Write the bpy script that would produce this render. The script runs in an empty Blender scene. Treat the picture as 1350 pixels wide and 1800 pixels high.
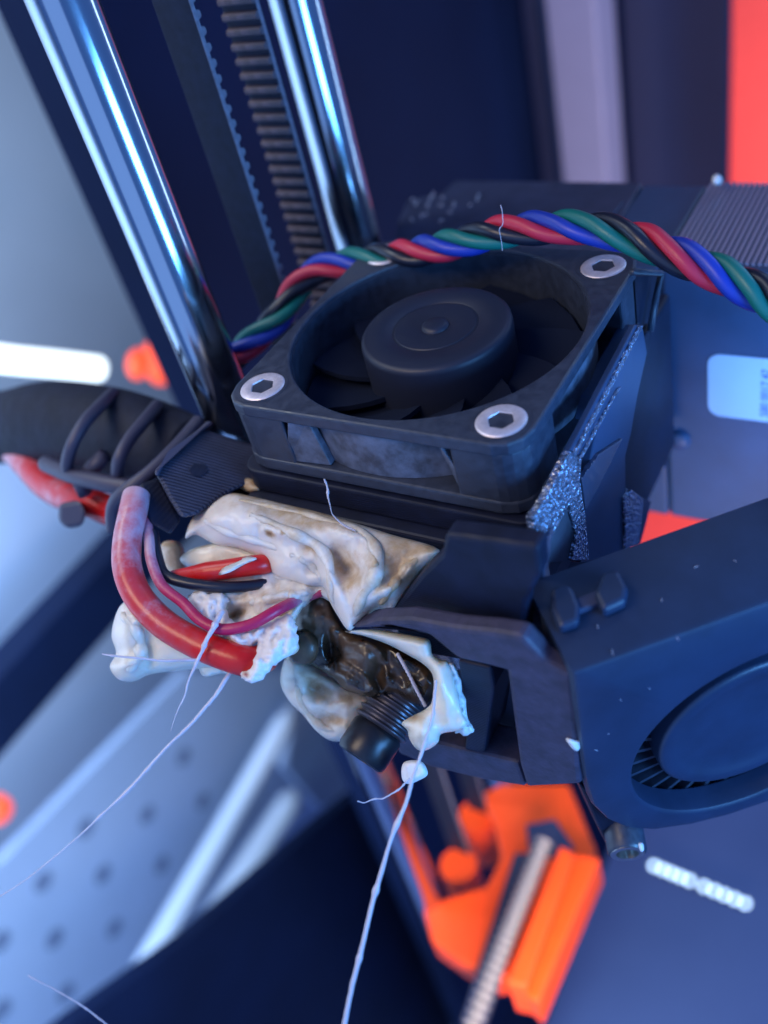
import bpy, math, random
import numpy as np
from mathutils import Vector, Matrix, noise
from mathutils.geometry import delaunay_2d_cdt
random.seed(7); rng = np.random.default_rng(7)
scene = bpy.context.scene
COL = scene.collection
S = 0.001                       # the scene is laid out in millimetres
# ------------------------------------------------------------------ camera
FPX = 1700.0                    # focal length in pixels of the 1350 x 1800 photograph
RC = np.array([[0.22034965, -0.8539736, 0.47135456],
               [0.72905776, -0.17684139, -0.66121245],
               [0.64801297, 0.48934263, 0.58362915]])      # rows: right, down, forward
C0 = np.array([-62.285, -57.376, -88.268])
cam = bpy.data.cameras.new('camera'); cam_o = bpy.data.objects.new('camera', cam); COL.objects.link(cam_o)
cam.sensor_fit = 'VERTICAL'; cam.sensor_height = 36.0; cam.sensor_width = 27.0
cam.lens = FPX / 1800 * 36
cam.clip_start = 0.002; cam.clip_end = 20
m = Matrix.Identity(4)
for i in range(3):
    m[i][0] = RC[0][i]; m[i][1] = -RC[1][i]; m[i][2] = -RC[2][i]; m[i][3] = C0[i] * S
cam_o.matrix_world = m
cam.dof.use_dof = True; cam.dof.focus_distance = 0.114; cam.dof.aperture_fstop = 34 / 2.45
scene.camera = cam_o
# ------------------------------------------------------------------ world, lamps, exposure
w = bpy.data.worlds.new('World'); scene.world = w; w.use_nodes = True
bg = w.node_tree.nodes['Background']; bg.inputs[0].default_value = (0.11, 0.29, 0.90, 1); bg.inputs[1].default_value = 0.50
def area(name, loc, target, size, power, col):
    l = bpy.data.lights.new(name, 'AREA'); l.shape = 'RECTANGLE'; l.size, l.size_y = size[0] * S, size[1] * S
    l.energy = power; l.color = col
    o = bpy.data.objects.new(name, l); COL.objects.link(o)
    p = Vector(loc) * S; o.location = p
    o.rotation_euler = (Vector(target) * S - p).to_track_quat('-Z', 'Y').to_euler()
    return o
area('key_lamp', (-170, 70, -150), (20, 5, -25), (110, 60), 0.235, (1.0, 0.78, 0.54))
area('bed_bounce', (20, -25, -240), (20, -25, 0), (700, 240), 0.33, (0.34, 0.56, 1.0))  # added lamp in place of light thrown up by the unseen bed
area('strip_lamp', (-120, -150, 330), (-20, 30, 20), (700, 24), 0.40, (0.52, 0.72, 1.0))
area('blue_lamp', (0, -175, -55), (35, -30, 5), (80, 80), 0.50, (0.12, 0.42, 1.0))
area('glare_fill', (30, -62, 2), (38, -28, 37), (16, 16), 0.10, (0.16, 0.46, 1.0))  # added blue lamp, imitates a glare glow on motor and blower
area('axis_end_fill', (110, -34, -62), (182, 15, 0), (40, 40), 0.24, (1.0, 0.80, 0.62))  # added warm fill that brightens the orange axis end
area('bar_fill', (120, -80, 140), (100, 40, 260), (40, 40), 0.26, (1.0, 0.85, 0.8))  # added fill aimed up to brighten the overhead bars
area('panel_fill', (60, 190, -220), (200, 490, -150), (300, 300), 4.6, (0.55, 0.78, 1.0))  # added unseen fill for the background panel
area('wall_fill', (-220, 200, -40), (120, 430, 230), (120, 120), 0.8, (0.85, 0.93, 1.0))  # added unseen fill for the room wall
scene.view_settings.view_transform = 'Standard'; scene.view_settings.look = 'None'
scene.view_settings.exposure = 0.12; scene.view_settings.gamma = 1; scene.view_settings.use_curve_mapping = False
scene.render.engine = 'CYCLES'
scene.cycles.use_denoising = True
scene.cycles.max_bounces = 6

# ------------------------------------------------------------------ geometry helpers (mm)
def A(*v): return np.array(v, float)
def unit(v): v = np.asarray(v, float); return v / np.linalg.norm(v)
def ray(x, y): return RC.T @ A((x - 675) / FPX, (y - 900) / FPX, 1.0)
def at(x, y, d): return C0 + d * ray(x, y)                     # point seen at a pixel, d mm in front of the lens
def on(x, y, ax, v):                                           # point on the plane axis = v
    r = ray(x, y); return C0 + (v - C0[ax]) / r[ax] * r
def onpl(x, y, c, n):
    r = ray(x, y); return C0 + ((c - C0) @ n) / (r @ n) * r

class MB:
    def __init__(s): s.v = []; s.f = []
    def add(s, V, F):
        b = len(s.v); s.v += [tuple(map(float, p)) for p in V]; s.f += [tuple(i + b for i in f) for f in F]; return s
    def box(s, x0, x1, y0, y1, z0, z1):
        V = [(x, y, z) for x in (x0, x1) for y in (y0, y1) for z in (z0, z1)]
        return s.add(V, [(0, 1, 3, 2), (4, 6, 7, 5), (0, 4, 5, 1), (2, 3, 7, 6), (0, 2, 6, 4), (1, 5, 7, 3)])
    def prism(s, P, ext):
        P = [np.asarray(p, float) for p in P]; ext = np.asarray(ext, float); n = len(P)
        V = P + [p + ext for p in P]
        F = [tuple(range(n))[::-1], tuple(range(n, 2 * n))] + [(i, (i + 1) % n, n + (i + 1) % n, n + i) for i in range(n)]
        return s.add(V, F)
    def lathe(s, o, axis, prof, n=48, caps=True):              # prof: (radius, height) list
        axis = unit(axis); a = unit(np.cross(axis, A(0.31, 0.83, 0.47))); b = np.cross(axis, a)
        V = []; F = []
        for r, h in prof:
            for k in range(n):
                t = 2 * math.pi * k / n; V.append(np.asarray(o) + axis * h + r * (math.cos(t) * a + math.sin(t) * b))
        for i in range(len(prof) - 1):
            for k in range(n):
                F.append((i * n + k, i * n + (k + 1) % n, (i + 1) * n + (k + 1) % n, (i + 1) * n + k))
        if caps:
            F.append(tuple(range(n))[::-1]); F.append(tuple(range((len(prof) - 1) * n, len(prof) * n)))
        return s.add(V, F)
    def tube(s, path, r, n=12, caps=True):                     # r: number, list, or function of 0..1
        P = np.array(path, float); N = len(P)
        T = np.gradient(P, axis=0); T /= np.linalg.norm(T, axis=1)[:, None]
        nn = np.cross(T[0], A(0.3, 0.5, 0.81)); nn = unit(nn); V = []; F = []
        for i in range(N):
            nn = unit(nn - T[i] * (nn @ T[i])); b = np.cross(T[i], nn)
            rr = r(i / (N - 1)) if callable(r) else (r[i] if hasattr(r, '__len__') else r)
            for k in range(n):
                t = 2 * math.pi * k / n; V.append(P[i] + rr * (math.cos(t) * nn + math.sin(t) * b))
        for i in range(N - 1):
            for k in range(n):
                F.append((i * n + k, i * n + (k + 1) % n, (i + 1) * n + (k + 1) % n, (i + 1) * n + k))
        if caps: F.append(tuple(range(n))[::-1]); F.append(tuple(range((N - 1) * n, N * n)))
        return s.add(V, F)

def crom(P, n=10, closed=False):                               # Catmull-Rom resampling
    P = [np.asarray(p, float) for p in P]; out = []; N = len(P)
    for i in range(N if closed else N - 1):
        g = lambda k: P[k % N] if closed else P[min(max(k, 0), N - 1)]
        a, b, c, d = g(i - 1), g(i), g(i + 1), g(i + 2)
        for k in range(n):
            t = k / n
            out.append(.5 * (2 * b + (c - a) * t + (2 * a - 5 * b + 4 * c - d) * t * t + (3 * b - a - 3 * c + d) * t ** 3))
    if not closed: out.append(P[-1])
    return out

def empty(name, loc, label, cat, group=None):
    o = bpy.data.objects.new(name, None); COL.objects.link(o); o.location = Vector(loc) * S
    o.empty_display_size = 0.005; tag(o, label, cat, group); return o
def tag(o, label=None, cat=None, group=None, kind=None):
    for k, v in (('label', label), ('category', cat), ('group', group), ('kind', kind)):
        if v: o[k] = v
    return o
def world_loc(o):
    p = Vector((0, 0, 0))
    while o is not None: p = p + o.location; o = o.parent
    return p
def link(name, me, parent=None):
    o = bpy.data.objects.new(name, me); COL.objects.link(o); o.parent = parent; return o
def build(name, mb, mat, parent=None, smooth=False, bevel=0, seg=2, angle=35, auto=None, label=None):
    V = np.array(mb.v) * S; c = V.mean(axis=0)
    org = A(*world_loc(parent)) if parent is not None else A(0, 0, 0)
    me = bpy.data.meshes.new(name); me.from_pydata([tuple(p) for p in (V - c)], [], mb.f)
    import bmesh
    bm = bmesh.new(); bm.from_mesh(me); bmesh.ops.recalc_face_normals(bm, faces=bm.faces); bm.to_mesh(me); bm.free()
    me.materials.append(mat)
    if smooth or auto:
        for p in me.polygons: p.use_smooth = True
        if auto: me.set_sharp_from_angle(angle=math.radians(auto))
    o = link(name, me, parent); o.location = Vector(c - org)
    if bevel:
        b = o.modifiers.new('bevel', 'BEVEL'); b.width = bevel * S; b.segments = seg; b.limit_method = 'ANGLE'; b.angle_limit = math.radians(angle)
        b.harden_normals = False
    if label: o['label'] = label
    return o

# ------------------------------------------------------------------ materials
def mat(name, col, rough=.5, metal=0., bump=None, spec=.5, sss=0, var=0, varscale=300, rvar=0, coat=0, emit=None, trans=0):
    """bump: list of (kind, scale per metre, strength, distance mm, [axis])"""
    M = bpy.data.materials.new(name); M.use_nodes = True; nt = M.node_tree; N = nt.nodes; L = nt.links
    p = N['Principled BSDF']; p.inputs['Base Color'].default_value = (*col, 1); p.inputs['Roughness'].default_value = rough
    p.inputs['Metallic'].default_value = metal; p.inputs['Specular IOR Level'].default_value = spec
    p.inputs['Coat Weight'].default_value = coat; p.inputs['Coat Roughness'].default_value = .12
    if trans: p.inputs['Transmission Weight'].default_value = trans
    if sss:
        p.inputs['Subsurface Weight'].default_value = sss; p.inputs['Subsurface Radius'].default_value = (1.0, .75, .55); p.inputs['Subsurface Scale'].default_value = .003
    if emit:
        p.inputs['Emission Color'].default_value = (*emit[0], 1); p.inputs['Emission Strength'].default_value = emit[1]
    tc = N.new('ShaderNodeTexCoord')
    if var:
        nz = N.new('ShaderNodeTexNoise'); nz.inputs['Scale'].default_value = varscale; nz.inputs['Detail'].default_value = 6; nz.inputs['Roughness'].default_value = .62
        L.new(tc.outputs['Object'], nz.inputs['Vector'])
        mx = N.new('ShaderNodeMix'); mx.data_type = 'RGBA'; mx.blend_type = 'MIX'
        cr = N.new('ShaderNodeMapRange'); cr.inputs[1].default_value = .35; cr.inputs[2].default_value = .68
        L.new(nz.outputs[0], cr.inputs[0]); L.new(cr.outputs[0], mx.inputs[0])
        mx.inputs[6].default_value = (*[c * (1 - var) for c in col], 1); mx.inputs[7].default_value = (*[min(1, c * (1 + var)) for c in col], 1)
        L.new(mx.outputs[2], p.inputs['Base Color'])
        if rvar:
            r2 = N.new('ShaderNodeMapRange'); r2.inputs[1].default_value = .3; r2.inputs[2].default_value = .7; r2.inputs[3].default_value = max(.03, rough - rvar); r2.inputs[4].default_value = min(1, rough + rvar)
            L.new(nz.outputs[0], r2.inputs[0]); L.new(r2.outputs[0], p.inputs['Roughness'])
    prev = None
    for b in (bump or []):
        if b[0] == 'noise':
            t = N.new('ShaderNodeTexNoise'); t.inputs['Scale'].default_value = b[1]; t.inputs['Detail'].default_value = 4; o = t.outputs[0]
        elif b[0] == 'voronoi':
            t = N.new('ShaderNodeTexVoronoi'); t.inputs['Scale'].default_value = b[1]; o = t.outputs[0]
        else:
            t = N.new('ShaderNodeTexWave'); t.inputs['Scale'].default_value = b[1]; t.bands_direction = b[4]; t.inputs['Distortion'].default_value = 1.2; t.inputs['Detail'].default_value = 2; t.inputs['Detail Scale'].default_value = .4; o = t.outputs[1]
        L.new(tc.outputs['Object'], t.inputs['Vector'])
        bn = N.new('ShaderNodeBump'); bn.inputs['Strength'].default_value = b[2]; bn.inputs['Distance'].default_value = b[3] * S
        L.new(o, bn.inputs['Height'])
        if prev: L.new(prev.outputs[0], bn.inputs['Normal'])
        prev = bn
    if prev: L.new(prev.outputs[0], p.inputs['Normal'])
    return M
def stain_mat(name, c0, c1, c2, rough=.38, sss=.5, bump=.5):
    """white melted plastic; point attribute 'stain' (0..1) browns it, noise breaks it up"""
    M = mat(name, c0, rough, sss=sss, bump=[('noise', 420, .22 * bump, .5), ('noise', 1900, .2 * bump, .15)])
    nt = M.node_tree; N = nt.nodes; L = nt.links; p = N['Principled BSDF']
    at_ = N.new('ShaderNodeAttribute'); at_.attribute_name = 'stain'
    tc = N.new('ShaderNodeTexCoord'); nz = N.new('ShaderNodeTexNoise'); nz.inputs['Scale'].default_value = 520; nz.inputs['Detail'].default_value = 8; nz.inputs['Roughness'].default_value = .65
    L.new(tc.outputs['Object'], nz.inputs['Vector'])
    ma = N.new('ShaderNodeMath'); ma.operation = 'MULTIPLY_ADD'; L.new(nz.outputs[0], ma.inputs[0]); ma.inputs[1].default_value = 1.1
    ad = N.new('ShaderNodeMath'); ad.operation = 'SUBTRACT'; L.new(at_.outputs['Fac'], ad.inputs[0]); ad.inputs[1].default_value = .55; L.new(ad.outputs[0], ma.inputs[2])
    cr = N.new('ShaderNodeValToRGB'); e = cr.color_ramp.elements
    e[0].position = .12; e[0].color = (*c0, 1); e[1].position = .95; e[1].color = (*c2, 1); k = e.new(.5); k.color = (*c1, 1)
    L.new(ma.outputs[0], cr.inputs[0]); L.new(cr.outputs[0], p.inputs['Base Color'])
    return M

BLK = (0.012, 0.017, 0.040)
M = dict(  # black plastics and frame are navy: blue veil put into base colours
    fan=mat('fan_plastic', (0.032, 0.041, 0.068), .42, var=.2, varscale=900, rvar=.12, bump=[('noise', 900, .25, .08), ('noise', 160, .2, .2)]),
    scuffed=mat('scuffed_plastic', (0.085, 0.100, 0.145), .45, var=.5, varscale=420, rvar=.12, bump=[('noise', 900, .3, .1)]),
    blade=mat('blade_plastic', (0.010, 0.015, 0.034), .95, spec=.06),
    rotor=mat('rotor_plastic', (0.012, 0.016, 0.036), .5, bump=[('noise', 1500, .1, .04)]),
    blower=mat('blower_plastic', (0.014, 0.026, 0.062), .46, var=.15, varscale=150, bump=[('noise', 2600, .25, .05)]),
    body=mat('printed_black', (0.007, 0.010, 0.028), .5, spec=.3, var=.3, bump=[('wave', 900, .3, .08, 'X'), ('noise', 700, .2, .1)]),
    bracket=mat('printed_layers', (0.028, 0.032, 0.062), .45, var=.2, bump=[('wave', 1050, .9, .12, 'DIAGONAL'), ('noise', 500, .2, .15)]),
    shroud=mat('printed_purple', (0.040, 0.036, 0.072), .6, var=.3, varscale=500, bump=[('noise', 1700, .55, .12), ('noise', 320, .3, .25)]),
    glitter=mat('rough_printed', (0.30, 0.33, 0.44), .2, .75, spec=.9, var=.6, varscale=1200, bump=[('voronoi', 1900, 1.0, .4), ('noise', 3500, .6, .12)]),
    brushed=mat('ridged_printed', (0.09, 0.11, 0.19), .26, .4, spec=.9, bump=[('noise', 1400, .6, .25), ('wave', 900, .9, .2, 'X')]),
    chrome=mat('chrome_rod', (0.44, 0.49, 0.56), .15, 1.0, bump=[('noise', 60, .02, .3)]),
    steel=mat('screw_steel', (0.74, 0.68, 0.74), .45, .55, var=.15, varscale=900, bump=[('noise', 1400, .15, .05)]),
    socket=mat('screw_socket', (0.16, 0.15, 0.17), .45, 1.0, var=.4, varscale=1600),
    brass=mat('insert_metal', (0.55, 0.52, 0.5), .3, 1.0, bump=[('noise', 1500, .3, .1)]),
    belt=mat('belt_rubber', (0.008, 0.012, 0.030), .6, spec=.2, var=.25, varscale=700, bump=[('noise', 1500, .3, .06)]),
    tooth_lit=mat('belt_tooth_lit', (0.13, 0.14, 0.19), .6, var=.3, varscale=900),  # paler tooth copy, light on tips and edge put into the colour
    tooth=mat('belt_tooth', (0.090, 0.070, 0.090), .65, spec=.3, var=.3, varscale=900, bump=[('noise', 2200, .3, .06)]),
    motor=mat('motor_case', (0.028, 0.052, 0.115), .42, var=.12, varscale=120, bump=[('noise', 1800, .15, .05)]),  # blue glare is put into this base colour, the actual case is black
    lam=mat('lamination', (0.24, 0.23, 0.33), .4, .2),
    plate=mat('body_plate', (0.030, 0.036, 0.075), .5, var=.25, varscale=260, bump=[('wave', 700, .25, .08, 'Z'), ('noise', 500, .2, .1)]),
    sticker=mat('sticker_paper', (0.40, 0.45, 0.62), .5, var=.04, varscale=90),
    ink=mat('sticker_ink', (0.03, 0.05, 0.2), .6),
    red=mat('wire_red', (0.52, 0.022, 0.06), .42, bump=[('noise', 700, .12, .1)]),
    blue=mat('wire_blue', (0.012, 0.04, 0.36), .42, bump=[('noise', 700, .12, .1)]),
    green=mat('wire_green', (0.004, 0.15, 0.13), .42, bump=[('noise', 700, .12, .1)]),
    black=mat('wire_black', (0.010, 0.013, 0.028), .34, bump=[('noise', 700, .12, .1)]),
    sleeve=stain_mat('heater_sleeve_red', (0.56, 0.007, 0.007), (0.54, 0.045, 0.06), (0.52, 0.33, 0.42), .34, .08, .5),
    magenta=stain_mat('thermistor_wire', (0.42, 0.008, 0.075), (0.42, 0.05, 0.13), (0.50, 0.33, 0.42), .4, .1, .9),
    blob=stain_mat('melted_plastic', (0.76, 0.69, 0.62), (0.55, 0.40, 0.25), (0.25, 0.12, 0.04)),
    lobe=stain_mat('milky_plastic', (0.74, 0.67, 0.56), (0.55, 0.42, 0.28), (0.26, 0.14, 0.06), .3, .7, .25),
    chalk=stain_mat('chalky_plastic', (0.76, 0.73, 0.73), (0.58, 0.46, 0.4), (0.3, 0.02, 0.03), .6, .3, 1.3),
    burnt=mat('burnt_plastic', (0.060, 0.034, 0.018), .36, var=.9, varscale=170, rvar=.2, coat=.15, bump=[('noise', 240, .3, .3)]),
    nozzle=mat('nozzle_black', (0.016, 0.017, 0.024), .34, .3, var=.3, bump=[('noise', 900, .2, .06)]),
    thread=mat('thread_steel', (0.10, 0.095, 0.12), .36, .6, var=.25),
    string=mat('plastic_string', (0.52, 0.47, 0.54), .3, sss=.3, bump=[('noise', 800, .2, .05)]),
    wrap=mat('cable_wrap', (0.008, 0.011, 0.028), .7, spec=.3, var=.3, varscale=200, bump=[('noise', 450, .5, .5)]),
    tie=mat('zip_tie', (0.045, 0.045, 0.085), .5),
    orange=mat('orange_printed', (1.0, 0.075, 0.004), .5, var=.06, bump=[('wave', 500, .2, .1, 'Z')]),
    redorange=mat('red_orange_bar', (1.0, 0.075, 0.06), .55, var=.05),
    screw=mat('lead_screw', (0.24, 0.23, 0.25), .45, .3),
    rodark=mat('dark_rod', (0.10, 0.10, 0.15), .3, .6),
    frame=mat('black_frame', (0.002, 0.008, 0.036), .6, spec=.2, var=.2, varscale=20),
    backdark=mat('dark_panel', (0.002, 0.009, 0.042), .8, spec=.15, var=.2, varscale=8),
    post=mat('grey_post', (0.30, 0.28, 0.42), .45, var=.06, varscale=20),
    purple=mat('dim_panel', (0.045, 0.048, 0.115), .6, var=.1, varscale=10),
    wall=mat('room_wall', (0.36, 0.42, 0.54), .8, var=.08, varscale=3),
    wall2=mat('far_wall', (0.20, 0.27, 0.52), .8, var=.12, varscale=3),
    panel=mat('perforated_panel', (0.36, 0.46, 0.68), .5, var=.05, varscale=15),
    pole=mat('pale_pole', (0.60, 0.68, 0.86), .45),
    hole=mat('recess_shade', (0.03, 0.04, 0.09), .7), vent=mat('vent_shade', (0.15, 0.20, 0.34), .8),  # flat dark tones, shade inside holes and recesses put into colour
    led=mat('led_light', (0.9, 0.95, 1), .5, emit=((0.80, 0.93, 1.0), 2.2)),
    led2=mat('led_dot', (0.9, 0.95, 1), .5, emit=((0.50, 0.72, 0.95), 5.5)),
    lamp=mat('orange_lamp', (0.9, 0.1, 0.03), .5, emit=((1.0, 0.085, 0.035), 1.0)),
)

# ------------------------------------------------------------------ setting behind the machine
def sheet(name, pts, ext, mt, **k): return build(name, MB().prism(pts, ext), mt, **k)
tag(build('room_wall', MB().box(-900, 1200, 430, 440, -700, 1500), M['wall']), kind='structure')
tag(build('far_wall', MB().box(640, 650, -900, 429, -700, 1500), M['wall2']), kind='structure')
o = build('frame_beam', MB().box(-500, 700, 110, 122, 55, 1500), M['backdark'], bevel=1)
tag(o, 'wide black frame beam behind the two chrome rods', 'beam')
def xbeam(name, pts, z, x0, x1, h, mt, label):
    ys = [on(x, y, 2, z)[1] for x, y in pts]
    return tag(build(name, MB().box(x0, x1, min(ys), max(ys), z, z + h), mt, bevel=1), label, 'beam')
xbeam('aluminium_post', ((972, 150), (1056, 150)), 260, -200, 300, 20, M['post'], 'pale grey straight bar above the motor, blurred')
xbeam('dark_bar', ((905, 150), (955, 150)), 275, -200, 300, 15, M['purple'], 'dim dark bar just left of the pale grey bar')
xbeam('dim_panel', ((1100, 150), (1278, 150)), 300, -200, 300, 10, M['purple'], 'dim purple panel between the pale grey and red bars')
xbeam('red_bar', ((1283, 150), (1420, 150)), 250, -200, 300, 20, M['redorange'], 'bright red orange bar in the top right corner')

# ------------------------------------------------------------------ far things lower left
def zbeam(name, pl, pr, y, z0, z1, th, mt, label, cat):
    a = on(*pl, 1, y)[0]; b = on(*pr, 1, y)[0]
    return tag(build(name, MB().box(min(a, b), max(a, b), y, y + th, z0, z1), mt, bevel=1), label, cat)
zbeam('frame_upright', (95, 1085), (125, 1190), 236, -160, 300, 14, M['frame'], 'black upright frame post crossing the lower left background', 'post')
pp = empty('perforated_panel', on(220, 1500, 1, 300), 'pale blue panel with two rows of dark round holes', 'panel')
c = [on(x, y, 1, 300) for x, y in ((330, 1180), (640, 1180), (640, 1250), (140, 1950), (-300, 1950), (-60, 1560), (0, 1520))]
build('sheet', MB().prism(c, (0, 6, 0)), M['panel'], pp)
for x, y in ((322, 1330), (258, 1432), (180, 1537), (95, 1650), (0, 1655), (75, 1550), (283, 1520), (200, 1632), (2, 1775), (115, 1745), (150, 1455), (355, 1408)):
    q = on(x, y, 1, 300); build('vent_hole', MB().lathe(q + A(0, -.4, 0), (0, 1, 0), [(5.6, 0), (5.6, .3)], 20), M['vent'], pp)
def pole(p0, p1, y, r, label):
    P = [on(*p0, 1, y), on(*p1, 1, y)]
    path = [P[0] + (P[1] - P[0]) * t for t in np.linspace(0, 1, 12)]
    return tag(build('pale_pole', MB().tube(path, lambda t: r * math.sqrt(max(.02, 1 - max(0, (.06 - t) / .06) ** 2)), 16), M['pole'], smooth=True), label, 'pole', 'pale poles behind the nozzle')
pole((520, 1235), (245, 1715), 255, 6.5, 'long pale blue pole slanting down from the burnt lobe')
pole((525, 1385), (330, 1675), 250, 8, 'short bright pale pole lower right of the long pole')
pole((438, 1400), (290, 1650), 262, 5, 'thin faint pole between the long and short poles')
tag(sheet('pale_cover', [on(x, y, 1, 285) for x, y in ((520, 1240), (700, 1240), (700, 1400), (560, 1420), (500, 1350))], (0, 8, 0), M['panel'], bevel=2), 'plain pale blue cover plate behind the threaded nozzle', 'cover')
tag(sheet('side_cover', [on(x, y, 1, 300) for x, y in ((-120, 760), (330, 800), (200, 960), (0, 1180), (-120, 1250))], (0, 8, 0), M['panel'], bevel=2), 'pale blue cover under the black cable sleeve, far left', 'cover')
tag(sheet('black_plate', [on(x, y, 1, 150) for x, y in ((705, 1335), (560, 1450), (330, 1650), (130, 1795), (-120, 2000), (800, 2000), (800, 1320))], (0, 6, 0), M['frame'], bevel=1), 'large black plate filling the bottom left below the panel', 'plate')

# lit lamps in the background
q = [on(x, y, 1, 230) for x, y in ((-120, 612), (0, 630), (100, 640), (182, 649))]
tag(build('led_bar', MB().tube(crom(q, 6), lambda t: 4.5 * math.sqrt(max(.05, 1 - max(0, (t - .94) / .06) ** 2)), 16), M['led'], smooth=True), 'glowing white light bar at the left edge', 'light bar')
lm = empty('orange_lamp', on(280, 630, 1, 240), 'blurred glowing orange lamp left of the chrome rod', 'lamp')
build('bulb', MB().lathe(on(287, 628, 1, 240), (0, 1, 0), [(.5, -5), (6.5, -4), (12, 0), (6.5, 4), (.5, 5)], 24), M['lamp'], lm, smooth=True)
build('bulb', MB().lathe(on(243, 640, 1, 240), (0, 1, 0), [(.5, -3), (4, -2), (6.5, 0), (4, 2), (.5, 3)], 24), M['lamp'], lm, smooth=True)
tag(build('indicator_lamp', MB().lathe(on(-3, 1424, 1, 300), (0, 1, 0), [(1, -4), (6, -3), (7, 0), (7, 4)], 24), M['lamp'], smooth=True), 'small blurred orange light at the left edge', 'lamp')
ls = empty('led_strip', on(1225, 1556, 0, 520), 'strip of round white lights below the blower', 'light strip')
p0, p1 = on(1150, 1522, 0, 520), on(1310, 1588, 0, 520)
build('strip_base', MB().tube([p0 + A(3, 0, 0), p1 + A(3, 0, 0)], 2.2, 8), M['purple'], ls)
for i, t in enumerate((0, .1, .2, .3, .4, .56, .67, .78, .89, 1.0)):
    build('led', MB().lathe(p0 + (p1 - p0) * t, (1, .3, .2), [(.3, -1.2), (1.5, -.8), (1.8, 0), (1.5, .8)], 14), M['led2'], ls, smooth=True)

# ------------------------------------------------------------------ X axis: rods, belt, far end
def rod(y, z, r, label):
    o = build('smooth_rod', MB().lathe((-150, y, z), (1, 0, 0), [(r * .9, 0), (r, .6), (r, 344), (r * .9, 345)], 64), M['chrome'], auto=40)
    return tag(o, label, 'rod', 'chrome rods of the X axis')
rod(37, -3.7, 4, 'thick chrome rod at the upper left, nearest the wall')
rod(38, 40, 4, 'chrome rod right of the toothed belt')
bt = empty('timing_belt', (0, 37, 19), 'black toothed drive belt running between the chrome rods', 'belt')
def strand(z, up, label):
    s = build('belt_strand', MB().box(-150, 192, 34, 40, z - .35, z + .35), M['belt'], bt, bevel=.1, label=label)
    build('belt_edge', MB().box(-150, 192, 33.9, 34.02, z - .33, z + .33), M['tooth_lit'], s)  # pale strip, light along the belt edge put into its colour
    mb = MB()
    pr = [(-.62, 0), (-.50, .55), (-.28, .82), (.28, .82), (.50, .55), (.62, 0)]
    mb.prism([(a, 33.92, z + up * (.3 + h)) for a, h in pr], (0, 6.06, 0))
    t0 = build('tooth', mb, M['tooth' if up < 0 else 'tooth_lit'], s, bevel=.08)
    b = t0.location.copy(); first = True
    for k in range(58):
        x = -62 + 2.0 * k
        o = t0 if first else t0.copy()
        if not first: COL.objects.link(o); o.parent = s
        first = False
        o.location = b + Vector((x * S, 0, 0))
strand(13.4, 1, 'strand seen from its smooth back with teeth on its edge')
strand(26.2, -1, 'strand showing its toothed face')
# far orange end of the axis
xe = empty('axis_end', on(900, 1560, 0, 170), 'bright orange block holding the lead screw, below the shroud', 'axis end')
def px(pts, X): return [on(x, y, 0, X) for x, y in pts]
build('block', MB().prism(px(((845, 1395), (880, 1375), (1000, 1375), (1050, 1498), (985, 1640), (960, 1665), (905, 1720), (872, 1726), (812, 1695), (758, 1655), (742, 1592), (790, 1575), (855, 1555), (880, 1505), (868, 1450)), 172), (9, 0, 0)), M['orange'], xe, bevel=1.2)
build('rail', MB().prism(px(((985, 1485), (1010, 1500), (925, 1735), (890, 1728)), 158), (16, 0, 0)), M['orange'], xe, bevel=.6)
build('rail', MB().prism(px(((1010, 1500), (1055, 1508), (945, 1765), (922, 1745)), 163), (12, 0, 0)), M['orange'], xe, bevel=.6)
build('screw_pocket', MB().prism(px(((925, 1450), (975, 1440), (1010, 1490), (985, 1510), (930, 1500)), 171.6), (2, 0, 0)), M['hole'], xe)  # dark sheet on the block, the pocket's shade is its colour
build('screw_groove', MB().prism(px(((905, 1500), (955, 1500), (850, 1800), (810, 1795)), 170.5), (3, 0, 0)), M['hole'], xe)  # dark slab behind the screw, groove shade put into its colour
for x, y, r in ((838, 1432, 5), (806, 1520, 5)):
    build('bearing_boss', MB().lathe(on(x, y, 0, 178), (1, 0, 0), [(r, 0), (r, 20)], 24), M['orange'], xe, auto=40)
tp, bp = on(957, 1478, 0, 160), on(800, 1880, 0, 160)
mb = MB(); n = 26; path = [tp + (bp - tp) * t for t in np.linspace(0, 1, n * 4)]
mb.tube(path, [1.75 + .6 * math.sin(k * math.pi / 2) for k in range(n * 4)], 18)
tag(build('lead_screw', mb, M['screw'], auto=60), 'grey threaded lead screw in front of the orange block', 'screw')

# ------------------------------------------------------------------ extruder body
ex = empty('extruder_body', (20, 0, 0), 'black printed extruder body behind the square fan', 'extruder')
def rsq(hw, r, x, n=6, cy=0, cz=0):
    P = []
    for sy, sz, a0 in ((1, 1, 0), (-1, 1, 90), (-1, -1, 180), (1, -1, 270)):
        for k in range(n + 1):
            t = math.radians(a0 + 90 * k / n); P.append(A(x, cy + sy * (hw - r) + r * math.cos(t), cz + sz * (hw - r) + r * math.sin(t)))
    return P
build('mount_plate', MB().prism(rsq(20.6, 2.5, 10.3), (3.4, 0, 0)), M['body'], ex, bevel=.3)
build('core', MB().box(13.9, 42, -19, 24, -12, 33), M['body'], ex, bevel=.5)
build('side_block', MB().prism([on(a, b, 2, -30.5) for a, b in ((782, 940), (860, 950), (945, 962), (950, 1010), (925, 1060), (918, 1125), (800, 1120), (640, 1105), (700, 1060), (740, 1010), (775, 975))], (0, 0, 2.6)), M['body'], ex, bevel=.5)
build('inner_block', MB().prism([(13.75, -10.6, -28.2), (13.75, -21.8, -28.2), (18, -21.6, -28.2), (26.5, -19, -28.2), (29, -3, -28.2), (24, -3.4, -28.2)], (0, 0, 20)), M['body'], ex, bevel=.5)
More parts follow.
